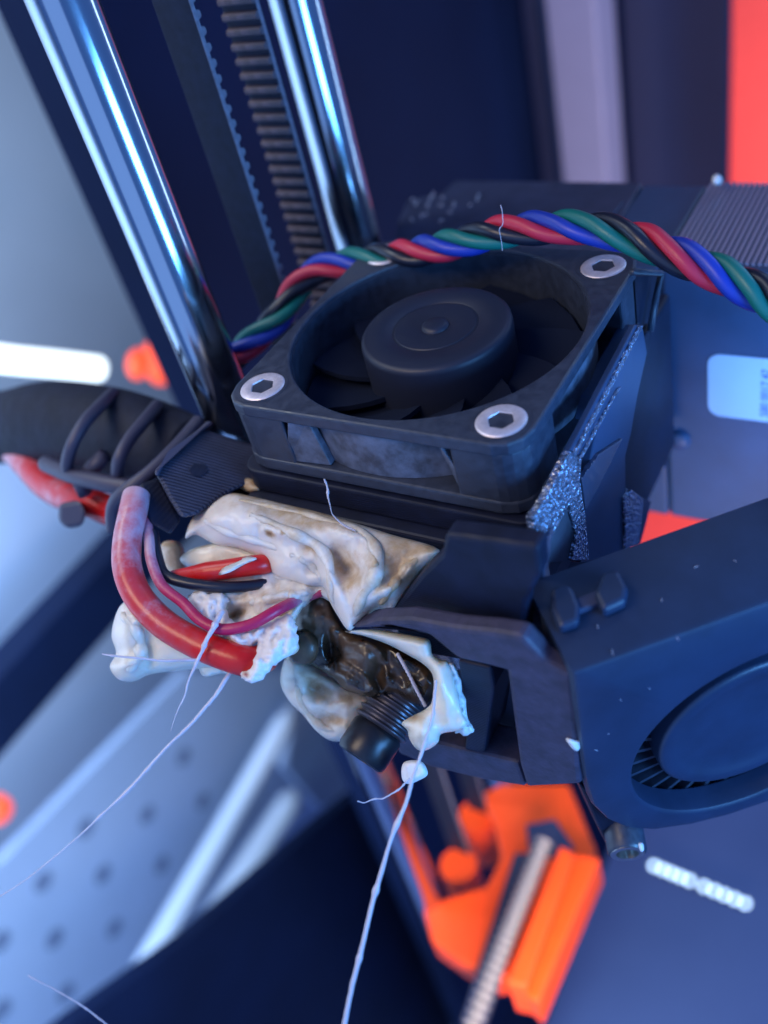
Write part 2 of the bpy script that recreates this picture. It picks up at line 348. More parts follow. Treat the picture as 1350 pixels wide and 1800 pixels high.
build('front_lip', MB().box(13.8, 15.6, -21.5, 20, -22.4, -11.9), M['body'], ex, bevel=.4)
build('side_cheek', MB().box(16, 42, 20, 25, -24, -11.8), M['body'], ex, bevel=.4)
# ribs on the front side, rough undersides of supports
def pxy(pts, y): return [on(a, b, 1, y) for a, b in pts]
build('rough_rib', MB().prism(pxy(((1003, 792), (961, 875), (938, 910), (942, 944), (960, 966), (1000, 888), (1014, 941), (1005, 985), (1037, 985), (1030, 907), (1020, 844), (1023, 806)), -22.6), (0, .9, 0)), M['glitter'], ex, bevel=.15)
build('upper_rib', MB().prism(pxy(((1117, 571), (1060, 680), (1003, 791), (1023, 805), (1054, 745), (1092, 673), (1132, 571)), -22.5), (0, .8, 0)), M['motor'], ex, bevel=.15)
build('rough_edge', MB().prism(pxy(((1124, 573), (1064, 690), (1008, 798), (1013, 801), (1070, 692), (1131, 573)), -22.75), (0, .35, 0)), M['glitter'], ex)
build('rough_edge', MB().prism(pxy(((1086, 684), (1050, 748), (1019, 804), (1024, 805), (1056, 746), (1092, 680)), -22.75), (0, .35, 0)), M['glitter'], ex)
build('ridged_rib', MB().prism(pxy(((1023, 841), (1054, 798), (1095, 771), (1054, 854), (1030, 897)), -22.4), (0, .7, 0)), M['brushed'], ex, bevel=.1)
build('rough_pad', MB().prism(pxy(((1099, 875), (1110, 860), (1132, 877), (1128, 920), (1122, 960), (1100, 965)), -22.3), (0, 2, 0)), M['glitter'], ex, bevel=.1)
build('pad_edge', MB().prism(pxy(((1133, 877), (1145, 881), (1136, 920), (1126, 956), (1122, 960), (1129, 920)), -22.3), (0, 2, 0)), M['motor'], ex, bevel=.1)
build('inner_facet', MB().prism(pxy(((1000, 890), (1014, 939), (1003, 985), (955, 990), (952, 962)), -22.2), (0, 2, 0)), M['bracket'], ex)
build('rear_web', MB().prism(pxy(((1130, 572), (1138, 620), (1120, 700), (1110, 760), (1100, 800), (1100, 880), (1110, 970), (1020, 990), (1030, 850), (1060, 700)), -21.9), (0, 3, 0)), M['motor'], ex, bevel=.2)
# small open frame beside the far screw
build('corner_frame', MB().tube([on(1112, 478, 1, -21), on(1162, 480, 1, -21), on(1152, 530, 1, -21), on(1143, 582, 1, -21)], .45, 8), M['fan'], ex, smooth=True)
build('corner_pocket', MB().prism(pxy(((1112, 486), (1158, 484), (1142, 580), (1118, 580)), -19.8), (0, 1, 0)), M['body'], ex)
# chamfered seam between block and blower
build('seam_strip', MB().prism([on(a, b, 2, -25) for a, b in ((945, 962), (962, 958), (955, 1030), (965, 1085), (1003, 1165), (1000, 1186), (955, 1160), (918, 1118), (925, 1050))], (1, 1, 4)), M['brushed'], ex, bevel=.5)

# printed shroud of the part cooling fan
sh = empty('fan_shroud', (28, -20, -34), 'matte purple black printed shroud with triangular window beside the blower', 'shroud')
Z = -34
outer = [(18.5, -2.5), (14.9, -9.3), (13.8, -16.5), (12.4, -24.1), (15.9, -29), (22.2, -28.7), (36.6, -28.1), (40.9, -22), (42.2, -17)]
build('shell', MB().prism([(x, y, Z) for x, y in [on(a, b, 2, Z)[:2] for a, b in ((610, 1108), (660, 1092), (720, 1090), (800, 1105), (870, 1112), (918, 1120), (960, 1165), (1006, 1188), (1012, 1260), (1022, 1380), (925, 1385), (912, 1342), (890, 1180), (860, 1172), (805, 1160), (755, 1118), (690, 1104))]], (0, 0, 2.4)), M['shroud'], sh, bevel=.6)
build('lower_bar', MB().prism([on(a, b, 2, Z + .3) for a, b in ((925, 1384), (911, 1342), (818, 1320), (700, 1292), (694, 1300), (700, 1325), (760, 1350), (850, 1372))], (0, 0, 5)), M['shroud'], sh, bevel=.5)
build('inner_post', MB().prism([on(a, b, 2, Z + .6) for a, b in ((805, 1162), (862, 1174), (868, 1210), (852, 1322), (815, 1325), (822, 1270))], (0, 0, 8)), M['body'], sh, bevel=.3)
build('window_back', MB().prism([on(a, b, 2, Z + 7) for a, b in ((690, 1230), (900, 1150), (925, 1350), (760, 1345), (695, 1310))], (0, 0, 1)), M['hole'], sh)

# ------------------------------------------------------------------ stepper motor above
mo = empty('stepper_motor', (36, -20, 50), 'dark stepper motor with ridged side and white sticker, at right', 'motor')
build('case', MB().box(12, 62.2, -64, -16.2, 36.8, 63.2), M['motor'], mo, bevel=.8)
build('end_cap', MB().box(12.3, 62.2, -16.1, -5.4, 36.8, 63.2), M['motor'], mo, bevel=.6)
l0 = build('lamination', MB().box(11.6, 12.2, -.26, .26, 38.4, 62.9), M['lam'], mo)
b0 = l0.location.copy(); k = 0; y = -17.0
while y > -63:
    o = l0 if k == 0 else l0.copy()
    if k: COL.objects.link(o); o.parent = mo
    o.location = b0 + Vector((0, y * S, 0)); k += 1; y -= .86
RS = 2.0
sp_ = [(26.2 + RS - RS * math.sin(t), -23.2 - RS + RS * math.cos(t)) for t in np.linspace(0, math.pi / 2, 7)] + [(26.2, -45), (37.9, -45)] + [(37.9 - RS + RS * math.cos(t), -23.2 - RS + RS * math.sin(t)) for t in np.linspace(0, math.pi / 2, 7)]
st = build('sticker', MB().prism([A(x, y, 36.6) for x, y in sp_], (0, 0, .15)), M['sticker'], mo, label='rounded white label on the motor case')
fc = bpy.data.curves.new('sticker_text', 'FONT'); fc.body = '580 0017 47'; fc.size = 1.75 * S; fc.extrude = .02 * S
fo = bpy.data.objects.new('sticker_text_curve', fc); COL.objects.link(fo)
dg = bpy.context.evaluated_depsgraph_get(); tm = bpy.data.meshes.new_from_object(fo.evaluated_get(dg)); bpy.data.objects.remove(fo)
tm.materials.clear(); tm.materials.append(M['ink']); to = link('sticker_text', tm, st)
tw = Vector((36.9 * S, -32.35 * S, 36.55 * S)); to.location = tw - world_loc(st)
mr = Matrix(((-1, 0, 0), (0, 1, 0), (0, 0, -1)))          # read from below, running along -X
to.rotation_euler = mr.to_euler()
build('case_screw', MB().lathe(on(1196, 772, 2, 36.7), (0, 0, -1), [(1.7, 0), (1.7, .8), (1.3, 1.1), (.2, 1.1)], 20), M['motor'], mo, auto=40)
pl = empty('top_plate', (13, 12, 50), 'dark scratched printed plate above the fan, left of the motor', 'plate')
build('plate', MB().prism([on(a, b, 0, 12.1) for a, b in ((1129, 320), (800, 316), (775, 340), (715, 350), (700, 385), (690, 470), (1060, 480), (1085, 390), (1092, 385))], (6, 0, 0)), M['plate'], pl, bevel=.4)
build('raised_panel', MB().prism([on(a, b, 0, 11.7) for a, b in ((1096, 352), (1060, 400), (980, 402), (1010, 372))], (.8, 0, 0)), M['plate'], pl, bevel=.2)
for i in range(16):
    a, b = random.uniform(715, 840), random.uniform(345, 400)
    q0 = on(a, b, 0, 11.9); q1 = on(a + random.uniform(-6, 8), b + random.uniform(-12, 6), 0, 11.7)
    build('scuff', MB().tube(crom([q0, (q0 + q1) / 2 + A(-.2, random.uniform(-.4, .4), .2), q1], 4), .09, 6), M['string'], pl, smooth=True)

# ------------------------------------------------------------------ square cooling fan
fn = empty('cooling_fan', (5, 0, 0), 'square black cooling fan with round hub and steel corner screws', 'fan')
def ring_plate(x0, x1, hw, r, R, n=96):
    mb = MB(); o = rsq(hw, r, 0, 5)
    out = []
    for k in range(n):
        t = 2 * math.pi * (k + .5) / n; d = A(0, math.cos(t), math.sin(t)); best = 1e9
        for i in range(len(o)):
            p, q = o[i], o[(i + 1) % len(o)]; e = q - p
            den = d[1] * e[2] - d[2] * e[1]
            if abs(den) < 1e-9: continue
            s = (p[1] * e[2] - p[2] * e[1]) / den; u = (p[1] * d[2] - p[2] * d[1]) / den
            if s > 0 and -1e-6 <= u <= 1 + 1e-6: best = min(best, s)
        out.append((d * best, d * R))
    V = []
    for x in (x0, x1):
        for a, b in out: V += [(x, a[1], a[2]), (x, b[1], b[2])]
    F = []
    for k in range(n):
        j = (k + 1) % n; a, b, c_, d = 2 * k, 2 * j, 2 * j + 1, 2 * k + 1; m_ = 2 * n
        F += [(a, d, c_, b), (a + m_, b + m_, c_ + m_, d + m_), (a, b, b + m_, a + m_), (d, d + m_, c_ + m_, c_)]
    return mb.add(V, F)
def wedge_ring(x0, x1, r0, r1, n=96):
    return MB().lathe((x0, 0, 0), (1, 0, 0), [(r0, 0), (r1, 0), (r1, x1 - x0), (r0, x1 - x0), (r0, 0)], n, caps=False)
fr = ring_plate(0, 1.7, 20, 3.6, 18.7)
b2 = ring_plate(8.2, 10, 20, 3.6, 18.6); fr.add(b2.v, b2.f)
build('frame', fr, M['fan'], fn, bevel=.3)
build('duct', wedge_ring(.6, 9.6, 18.55, 19.05), M['fan'], fn, auto=40)
build('duct_skin', wedge_ring(1.75, 8.15, 19.07, 19.35), M['scuffed'], fn, auto=40)
for sy in (1, -1):
    for sz in (1, -1):
        P = [(sy * 19.8, sz * 11.2), (sy * 19.8, sz * 16.3)] + [(sy * (16.3 + 3.5 * math.cos(t)), sz * (16.3 + 3.5 * math.sin(t))) for t in np.linspace(0, math.pi / 2, 6)] + [(sy * 16.3, sz * 19.8), (sy * 11.2, sz * 19.8), (sy * 12.6, sz * 14.6), (sy * 14.6, sz * 12.6)]
        Pq = [A(1.4, a, b) for a, b in P]
        build('corner_post', MB().prism(Pq, (7.1, 0, 0)), M['fan'], fn, bevel=.35, seg=2)
# sloped gussets and recessed wall on the visible lower side
def solid(P, Q): return MB().add(list(P) + list(Q), [tuple(range(len(P)))[::-1], tuple(range(len(P), 2 * len(P)))] + [(i, (i + 1) % len(P), len(P) + (i + 1) % len(P), len(P) + i) for i in range(len(P))])
build('gusset', solid([(1.75, 10.4, -19.75), (8.15, 12.6, -19.7), (8.15, 6.4, -19.2), (1.75, 8.0, -18.9)], [(1.75, 10.4, -18), (8.15, 12.6, -18), (8.15, 6.4, -18), (1.75, 8.0, -18)]), M['scuffed'], fn, bevel=.15)
build('gusset', solid([(1.75, -10.2, -19.75), (8.15, -13.2, -19.7), (8.15, -10.8, -18.9), (1.75, -9.2, -18.9)], [(1.75, -10.2, -18), (8.15, -13.2, -18), (8.15, -10.8, -18), (1.75, -9.2, -18)]), M['scuffed'], fn, bevel=.15)
im = build('hub', MB().lathe((0, 0, 0), (-1, 0, 0), [(9.6, -8.6), (9.6, -.9), (9.5, -.4), (9.25, -.1), (8.8, 0), (5.6, -.02), (5.5, -.14), (5.2, -.14), (5.1, -.02), (2.0, -.05), (1.75, -.12), (1.6, .25), (1.2, .42), (.1, .45)], 72), M['rotor'], fn, auto=50)
for k in range(11):
    a0 = 2 * math.pi * k / 11; V = []; F = []
    nr, na = 5, 6
    for i in range(nr):
        r = 9.2 + (18.1 - 9.2) * i / (nr - 1)
        for j in range(na):
            u = j / (na - 1); t = a0 + (u - .5) * 1.25 + .10 * i; x = 5.0 + 2.9 * u + .5 * math.sin(u * math.pi)
            V.append((x, r * math.cos(t), r * math.sin(t)))
    for i in range(nr): 
        for j in range(na): V.append((V[i * na + j][0] + .7, V[i * na + j][1], V[i * na + j][2]))
    q = nr * na
    for i in range(nr - 1):
        for j in range(na - 1):
            a, b, c_, d = i * na + j, i * na + j + 1, (i + 1) * na + j + 1, (i + 1) * na + j
            F += [(a, b, c_, d), (a + q, d + q, c_ + q, b + q)]
    bd = [j for j in range(na)] + [i * na + na - 1 for i in range(1, nr)] + [(nr - 1) * na + j for j in range(na - 2, -1, -1)] + [i * na for i in range(nr - 2, 0, -1)]
    for i in range(len(bd)):
        a, b = bd[i], bd[(i + 1) % len(bd)]; F.append((a, a + q, b + q, b))
    build('blade', MB().add(V, F), M['blade'], im, auto=50)
build('back_spider', MB().lathe((9.2, 0, 0), (1, 0, 0), [(.1, 0), (18.4, 0), (18.4, .6)], 48), M['blade'], fn)
for sy, sz, lb in ((1, -1, 'left'), (-1, -1, 'near'), (-1, 1, 'far'), (1, 1, 'hidden')):
    o = A(0, 16 * sy, 16 * sz); r = 2.85
    mb = MB(); V = []; F = []; ns_ = 48
    hexr = lambda t, q: q * math.cos(math.pi / 6) / math.cos((t % (math.pi / 3)) - math.pi / 6)
    for rr, h, hx in ((r, -.6, 0), (r, .0, 0), (r - .08, .10, 0), (r - .25, .17, 0), (1.85, .2, 0), (1.60, .14, 1), (1.52, .02, 1), (1.48, -1.3, 1), (.05, -1.5, 1)):
        for q in range(ns_):
            t = 2 * math.pi * q / ns_ + .3 * sy; R_ = hexr(t, rr) if hx else rr
            V.append(o + A(-h, R_ * math.cos(t), R_ * math.sin(t)))
    for a_ in range(8):
        for q in range(ns_): F.append((a_ * ns_ + q, a_ * ns_ + (q + 1) % ns_, (a_ + 1) * ns_ + (q + 1) % ns_, (a_ + 1) * ns_ + q))
    s = build('screw', mb.add(V, F), M['steel'], fn, auto=30)
    build('socket_floor', MB().lathe(o + A(.9, 0, 0), (-1, 0, 0), [(1.45, 0), (1.45, .1), (.05, .05)], 6), M['socket'], s)
    build('seat_ring', MB().lathe(o, (-1, 0, 0), [(3.3, -.3), (3.3, .05), (2.95, .05), (2.9, -.3)], 40), M['fan'], fn, auto=40)

# ------------------------------------------------------------------ blower
bn_ = unit(A(.07, -.69, -.72)); bc = A(39.1, -44, -19.1)
e1 = unit(A(1, 0, 0) - bn_ * bn_[0]); e2 = np.cross(bn_, e1)
def bp_(u, v, h=0): return bc + u * e1 + v * e2 + h * bn_
bl = empty('blower_fan', bc, 'round black blower fan with open inlet at the lower right', 'blower')
outl = [(-25, -21.3), (-4, -21.3), (3, -20.7), (8, -19), (12, -16.6), (15.1, -13.1), (17.5, -8), (18.8, -2.8), (19.2, 3), (18.6, 9), (16.5, 15), (12.5, 20.5), (6, 25), (-4, 27.5), (-14, 28), (-25, 28)]
N_ = 120; V = []; rings = []
def outr(t):
    d = (math.cos(t), math.sin(t)); best = 1e9
    for i in range(len(outl)):
        p, q = outl[i], outl[(i + 1) % len(outl)]; e = (q[0] - p[0], q[1] - p[1]); den = d[0] * e[1] - d[1] * e[0]
        if abs(den) < 1e-9: continue
        s = (p[0] * e[1] - p[1] * e[0]) / den; u = (p[0] * d[1] - p[1] * d[0]) / den
        if s > 0 and -1e-6 <= u <= 1 + 1e-6: best = min(best, s)
    return best
angs = sorted([2 * math.pi * k / N_ for k in range(N_)] + [math.atan2(v, u) % (2 * math.pi) for u, v in outl]); na = len(angs)
def ring(fr_): return [fr_(t) for t in angs]
ro = [outr(t) for t in angs]
rings = [[bp_(r * math.cos(t), r * math.sin(t), -12.4) for r, t in zip(ro, angs)],
         [bp_(r * math.cos(t), r * math.sin(t), -.7) for r, t in zip(ro, angs)],
         [bp_((r - .25) * math.cos(t), (r - .25) * math.sin(t), -.2) for r, t in zip(ro, angs)],
         [bp_((r - .8) * math.cos(t), (r - .8) * math.sin(t), 0) for r, t in zip(ro, angs)]]
for rr, h in ((16.3, 0), (15.95, -.08), (15.7, -.3), (15.6, -.8), (15.5, -3.2), (18.2, -3.4), (18.2, -9.4), (.1, -9.4)):
    rings.append([bp_(min(rr, r - 1.0) * math.cos(t), min(rr, r - 1.0) * math.sin(t), h) for t, r in zip(angs, ro)])
mb = MB(); F = []; V = []
for r_ in rings: V += r_
for i in range(len(rings) - 1):
    for k in range(na): F.append((i * na + k, i * na + (k + 1) % na, (i + 1) * na + (k + 1) % na, (i + 1) * na + k))
F.append(tuple(range(na))); mb.add(V, F)
build('housing', mb, M['blower'], bl, auto=32)
ro_ = build('rotor', MB().lathe(bp_(0, 0, 0), bn_, [(11.7, -8), (11.7, -1.9), (11.6, -1.6), (11.35, -1.4), (11.0, -1.32), (9.6, -1.36), (9.3, -1.6), (6, -1.65), (.1, -1.65)], 72), M['blower'], bl, auto=60)
for k in range(34):
    t = 2 * math.pi * k / 34; d = A(math.cos(t), math.sin(t)); n2 = A(-d[1], d[0])
    pts = []
    for rr, s in ((11.6, -.18), (16.9, -1.3), (16.9, -.95), (11.6, .18)):
        q = d * rr + n2 * (s * 1.6); pts.append(bp_(q[0], q[1], -3.4))
    build('vane', MB().prism(pts, -4.8 * bn_), M['fan'], ro_)
for x, y, dx, dy in ((1068, 1012, 1, 10), (1163, 1052, 1, 6), (1050, 1098, 1, 7), (1076, 1142, 1, 9), (1220, 998, 7, -3), (1290, 985, 5, 2), (1190, 1120, 3, 5)):
    q0 = onpl(x, y, bp_(-25.05, 0), -e1); q1 = onpl(x + dx, y + dy, bp_(-25.05, 0), -e1)
    build('scuff', MB().tube([q0, (q0 + q1) / 2 - .03 * e1, q1], .035, 6), M['string'], bl)
for x, y, dx, dy in ((1068, 1290, 3, 0), (1090, 1230, 2, 2), (1045, 1318, 6, 2), (1140, 1210, 3, 1)):
    q0 = onpl(x, y, bc + .05 * bn_, bn_); q1 = onpl(x + dx, y + dy, bc + .05 * bn_, bn_)
    if x > 9999: q0 = onpl(x, y, bc - 1.25 * bn_, bn_); q1 = onpl(x + dx, y + dy, bc - 1.25 * bn_, bn_)
    build('scuff', MB().tube([q0, (q0 + q1) / 2 + .05 * e2, q1], .03, 6), M['string'], bl)
# latch on the flat side
cs, ns = bp_(-25, 0), -e1
def sidep(pts): return [onpl(a, b, cs + ns * .05, ns) for a, b in pts]
lt = build('latch', MB().prism(sidep(((968, 1050), (985, 1040), (1006, 1044), (1020, 1080), (1018, 1106), (984, 1118), (970, 1085))), ns * 1.7 + bn_ * .2), M['blower'], bl, bevel=.5)
build('catch', MB().prism(sidep(((1060, 1022), (1088, 1018), (1104, 1050), (1100, 1072), (1060, 1090), (1046, 1060))), ns * 1.7), M['blower'], lt, bevel=.5)
build('bar', MB().prism(sidep(((1008, 1062), (1060, 1042), (1062, 1066), (1014, 1084))), ns * .9), M['hole'], lt, bevel=.2)
build('mount_lug', MB().prism([onpl(a, b, bc - 2.2 * bn_, bn_) for a, b in ((1016, 1375), (1042, 1392), (1068, 1430), (1100, 1452), (1122, 1462), (1118, 1490), (1072, 1495), (1058, 1470))], -6 * bn_), M['body'], bl, bevel=.3)
bs = onpl(1103, 1500, bc + 1.0 * bn_, bn_)
build('screw_boss', MB().lathe(bs, A(.12, -.45, -.88), [(2.5, -5.5), (2.5, -.3), (2.3, 0), (1.5, 0), (1.5, -2.5)], 36, caps=False), M['fan'], bl, auto=40)
build('insert', MB().lathe(bs, A(.12, -.45, -.88), [(2.15, -.2), (2.15, .12), (1.45, .12), (1.4, -1.6), (.05, -1.6)], 36, caps=False), M['brass'], bl, auto=40)

# ------------------------------------------------------------------ twisted motor cable
tc = empty('twisted_cable', at(880, 410, 122), 'twisted cable of red, blue, green and black wires over the fan', 'cable')
kp = [(396, 640, 146), (436, 607, 145), (488, 560, 144), (524, 506, 144), (562, 474, 143), (622, 460, 140.5), (700, 449, 135.5), (790, 430, 129), (880, 408, 124), (960, 400, 120), (1040, 402, 116), (1110, 418, 113), (1190, 450, 110), (1260, 480, 108), (1330, 514, 106), (1420, 566, 104), (1520, 622, 105), (1640, 650, 112), (1740, 640, 124), (1790, 600, 140)]
path = np.array(crom([at(*k) for k in kp], 26)); seg_ = np.r_[0, np.cumsum(np.linalg.norm(np.diff(path, axis=0), axis=1))]
T = np.gradient(path, axis=0); T /= np.linalg.norm(T, axis=1)[:, None]
cw = [math.radians(0), math.radians(90), math.radians(180), math.radians(270)]
PITCH, PH = 18.5, 0.6
for name_, ph in (('red', 0), ('blue', 90), ('green', 180), ('black', 270)):
    P = []
    for i, p in enumerate(path):
        nv = unit(C0 - p); nv = unit(nv - T[i] * (nv @ T[i])); bv = np.cross(nv, T[i])
        th = -2 * math.pi * (seg_[i] + .9 * math.sin(seg_[i] * .13 + 1)) / PITCH + math.radians(ph) + PH
        rad = 1.27 + .06 * math.sin(seg_[i] * .9 + ph)
        P.append(p + rad * (math.cos(th) * nv + math.sin(th) * bv))
    build('wire', MB().tube(P, .9, 14), M[name_], tc, smooth=True, label=name_ + ' insulated wire')

# ------------------------------------------------------------------ cable sleeve, ties and bracket
br = empty('cable_bracket', at(360, 820, 126), 'black printed cable bracket with visible layers and a screw hole', 'bracket')
def dpl(pts, anc):                                             # pixels on a plane through three (x, y, depth) anchors
    a = [at(*k) for k in anc]; n = unit(np.cross(a[1] - a[0], a[2] - a[0])); return [onpl(x, y, a[0], n) for x, y in pts]
anc = ((280, 830, 124), (450, 800, 130), (330, 905, 121))
build('face', MB().prism(dpl(((272, 830), (300, 790), (352, 752), (470, 790), (478, 815), (440, 850), (400, 868), (348, 905), (318, 912), (298, 880)), anc), unit(ray(360, 820)) * 14), M['bracket'], br, bevel=.6)
build('neck', MB().prism(dpl(((270, 828), (366, 738), (376, 744), (300, 795), (276, 840)), ((280, 830, 123), (450, 800, 129), (330, 905, 120))), unit(ray(360, 820)) * 10), M['tie'], br, bevel=.4)
build('screw_hole', MB().prism(dpl(((333, 826), (342, 814), (360, 816), (366, 828), (352, 838), (338, 836)), ((280, 830, 123.8), (450, 800, 129.8), (330, 905, 120.8))), unit(ray(360, 820)) * .3), M['body'], br)
build('lower_arm', MB().prism(dpl(((245, 850), (280, 840), (318, 915), (300, 940), (262, 918)), ((280, 830, 127), (450, 800, 133), (330, 905, 125))), unit(ray(280, 880)) * 10), M['body'], br, bevel=.4)
sl = empty('cable_sleeve', at(180, 770, 150), 'thick black cable sleeve entering from the left edge', 'cable sleeve')
kp = [(-160, 760, 200), (0, 752, 178), (90, 748, 166), (180, 756, 156), (260, 775, 149), (340, 800, 144)]
sp = crom([at(*k) for k in kp], 12)
rad = crom([A(6.2), A(6.6), A(7.6), A(7.2), A(6.6), A(5.6)], 12)
build('wrap', MB().tube(sp, [float(r[0]) for r in rad], 40), M['wrap'], sl, smooth=True)
def tie(pts, r, lab):
    return tag(build('zip_tie', MB().tube(crom([at(*k) for k in pts], 8), r, 10), M['tie'], smooth=True), lab, 'zip tie', 'ties round the cable sleeve')
tie([(200, 690, 150), (178, 712, 144), (150, 742, 140), (128, 780, 139), (118, 815, 141), (122, 832, 144)], .95, 'leftmost grey zip tie round the black sleeve')
tie([(278, 712, 144), (256, 738, 139), (228, 772, 136), (210, 806, 135), (206, 838, 138)], .95, 'middle grey zip tie round the black sleeve')
tie([(350, 740, 139), (306, 790, 134), (262, 832, 132), (222, 862, 132), (200, 888, 134), (198, 930, 137)], 1.0, 'rightmost zip tie beside the printed bracket')
tie([(80, 815, 148), (130, 836, 142), (190, 850, 138), (245, 858, 136)], 1.3, 'lengthwise grey strap under the black sleeve')
hd = empty('hanging_tie', at(126, 905, 146), 'square zip tie head hanging below the red cables', 'zip tie')
build('block', MB().prism(dpl(((103, 885), (140, 878), (152, 900), (146, 925), (118, 930), (102, 915)), ((100, 880, 144), (150, 880, 142), (126, 930, 144))), unit(ray(126, 905)) * 5), M['tie'], hd, bevel=.7)
build('tail', MB().tube([at(150, 868, 144), at(140, 850, 143), at(165, 820, 141), at(185, 800, 140)], 1.2, 8), M['tie'], hd, smooth=True)

# ------------------------------------------------------------------ blob of melted plastic
def blob(name, outline, anc, T_, W, mt, parent, bumps=(), stains=(), step=6.0, namp=.5, nsc=.16, back=.8, rough_edge=0, label=None, subdiv=5, basestain=0.0, ridges=(), octv=3):
    O = crom([A(*p) for p in outline], subdiv, True)
    if rough_edge:
        O = [p + rough_edge * A(noise.noise(Vector((p[0] * .09, p[1] * .09, 1.3))) + .6 * noise.noise(Vector((p[0] * .23, p[1] * .23, 4.3))), noise.noise(Vector((p[0] * .09, p[1] * .09, 7.7))) + .6 * noise.noise(Vector((p[0] * .23, p[1] * .23, 9.3)))) for p in O]
    O = np.array(O); n = len(O)
    lo, hi = O.min(0), O.max(0); G = []
    B_ = np.roll(O, -1, 0)
    def dist(P):
        d = B_ - O; L2 = (d * d).sum(1) + 1e-9
        t = np.clip(((P[:, None, :] - O[None]) * d[None]).sum(2) / L2, 0, 1)
        return np.linalg.norm(P[:, None, :] - (O[None] + t[..., None] * d[None]), axis=2).min(1)
    gx, gy = np.meshgrid(np.arange(lo[0], hi[0], step), np.arange(lo[1], hi[1], step * .866))
    gx = gx + (np.arange(gx.shape[0]) % 2)[:, None] * step / 2
    Gp = np.c_[gx.ravel(), gy.ravel()] + rng.uniform(-.12, .12, (gx.size, 2)) * step
    inside = np.zeros(len(Gp), bool)
    for i in range(n):
        a, b = O[i], B_[i]; cnd = (a[1] > Gp[:, 1]) != (b[1] > Gp[:, 1])
        xs = (b[0] - a[0]) * (Gp[:, 1] - a[1]) / (b[1] - a[1] + 1e-12) + a[0]; inside ^= cnd & (Gp[:, 0] < xs)
    Gp = Gp[inside]; Gp = Gp[dist(Gp) > step * .45]
    allp = np.r_[O, Gp]
    vs, es, fs, *_ = delaunay_2d_cdt([Vector(p) for p in allp], [(i, (i + 1) % n) for i in range(n)], [tuple(range(n))], 1, 1e-4)
    Q = np.array([tuple(v) for v in vs]); D = dist(Q)
    Mx = np.array([(1, a[0], a[1]) for a in anc], float); cf = np.linalg.solve(Mx, A(*[a[2] for a in anc]))
    d0 = cf[0] + Q @ cf[1:]
    t = np.clip(D / W, 0, 1); h = T_ * np.sqrt(np.clip(1 - (1 - t) ** 2, 0, 1)); te = np.clip(D / (W * .5), 0, 1)
    bump = np.zeros(len(Q))
    for bx, by, rx, ry, ang, amp in bumps:
        ca, sa = math.cos(math.radians(ang)), math.sin(math.radians(ang)); u = (Q[:, 0] - bx) * ca + (Q[:, 1] - by) * sa; v = -(Q[:, 0] - bx) * sa + (Q[:, 1] - by) * ca
        bump += amp * np.exp(-(u / rx) ** 2 - (v / ry) ** 2)
    for pts, wd, amp in ridges:
        R_ = np.array(crom([A(*p) for p in pts], 6)); dd = np.linalg.norm(Q[:, None] - R_[None], axis=2).min(1); bump += amp * np.exp(-(dd / wd) ** 2)
    stn = np.full(len(Q), basestain)
    for bx, by, rx, ry, ang, amp in stains:
        ca, sa = math.cos(math.radians(ang)), math.sin(math.radians(ang)); u = (Q[:, 0] - bx) * ca + (Q[:, 1] - by) * sa; v = -(Q[:, 0] - bx) * sa + (Q[:, 1] - by) * ca
        stn = np.maximum(stn, amp * np.exp(-(u / rx) ** 2 - (v / ry) ** 2))
    FRONT[name] = None
    on_b = D < 1e-3; V = []; idx_b = {}; sv = []
    for i, q in enumerate(Q):
        nz = noise.fractal(Vector((q[0] * nsc * .14, q[1] * nsc * .14, 3.1 + len(name))), .9, 2.1, octv) * namp
        V.append(at(q[0], q[1], d0[i] - h[i] - (bump[i] + nz) * te[i])); sv.append(stn[i])
    FRONT[name] = (Q.copy(), np.array([(np.asarray(v) - C0) @ RC[2] for v in V]))
    nf = len(V)
    for i, q in enumerate(Q):
        if on_b[i]: idx_b[i] = i
        else: idx_b[i] = len(V); V.append(at(q[0], q[1], d0[i] + back * h[i])); sv.append(stn[i])
    F = [tuple(f) for f in fs] + [tuple(idx_b[i] for i in f)[::-1] for f in fs]
    F = [f for f in F if len(set(f)) == len(f)]
    o = build(name, MB().add(V, F), mt, parent, smooth=True, label=label)
    a = o.data.attributes.new('stain', 'FLOAT', 'POINT'); a.data.foreach_set('value', np.array(sv, float))
    return o

FRONT = {}
pb = empty('plastic_blob', at(520, 1050, 118), 'large melted blob of white and scorched plastic under the fan', 'plastic blob')
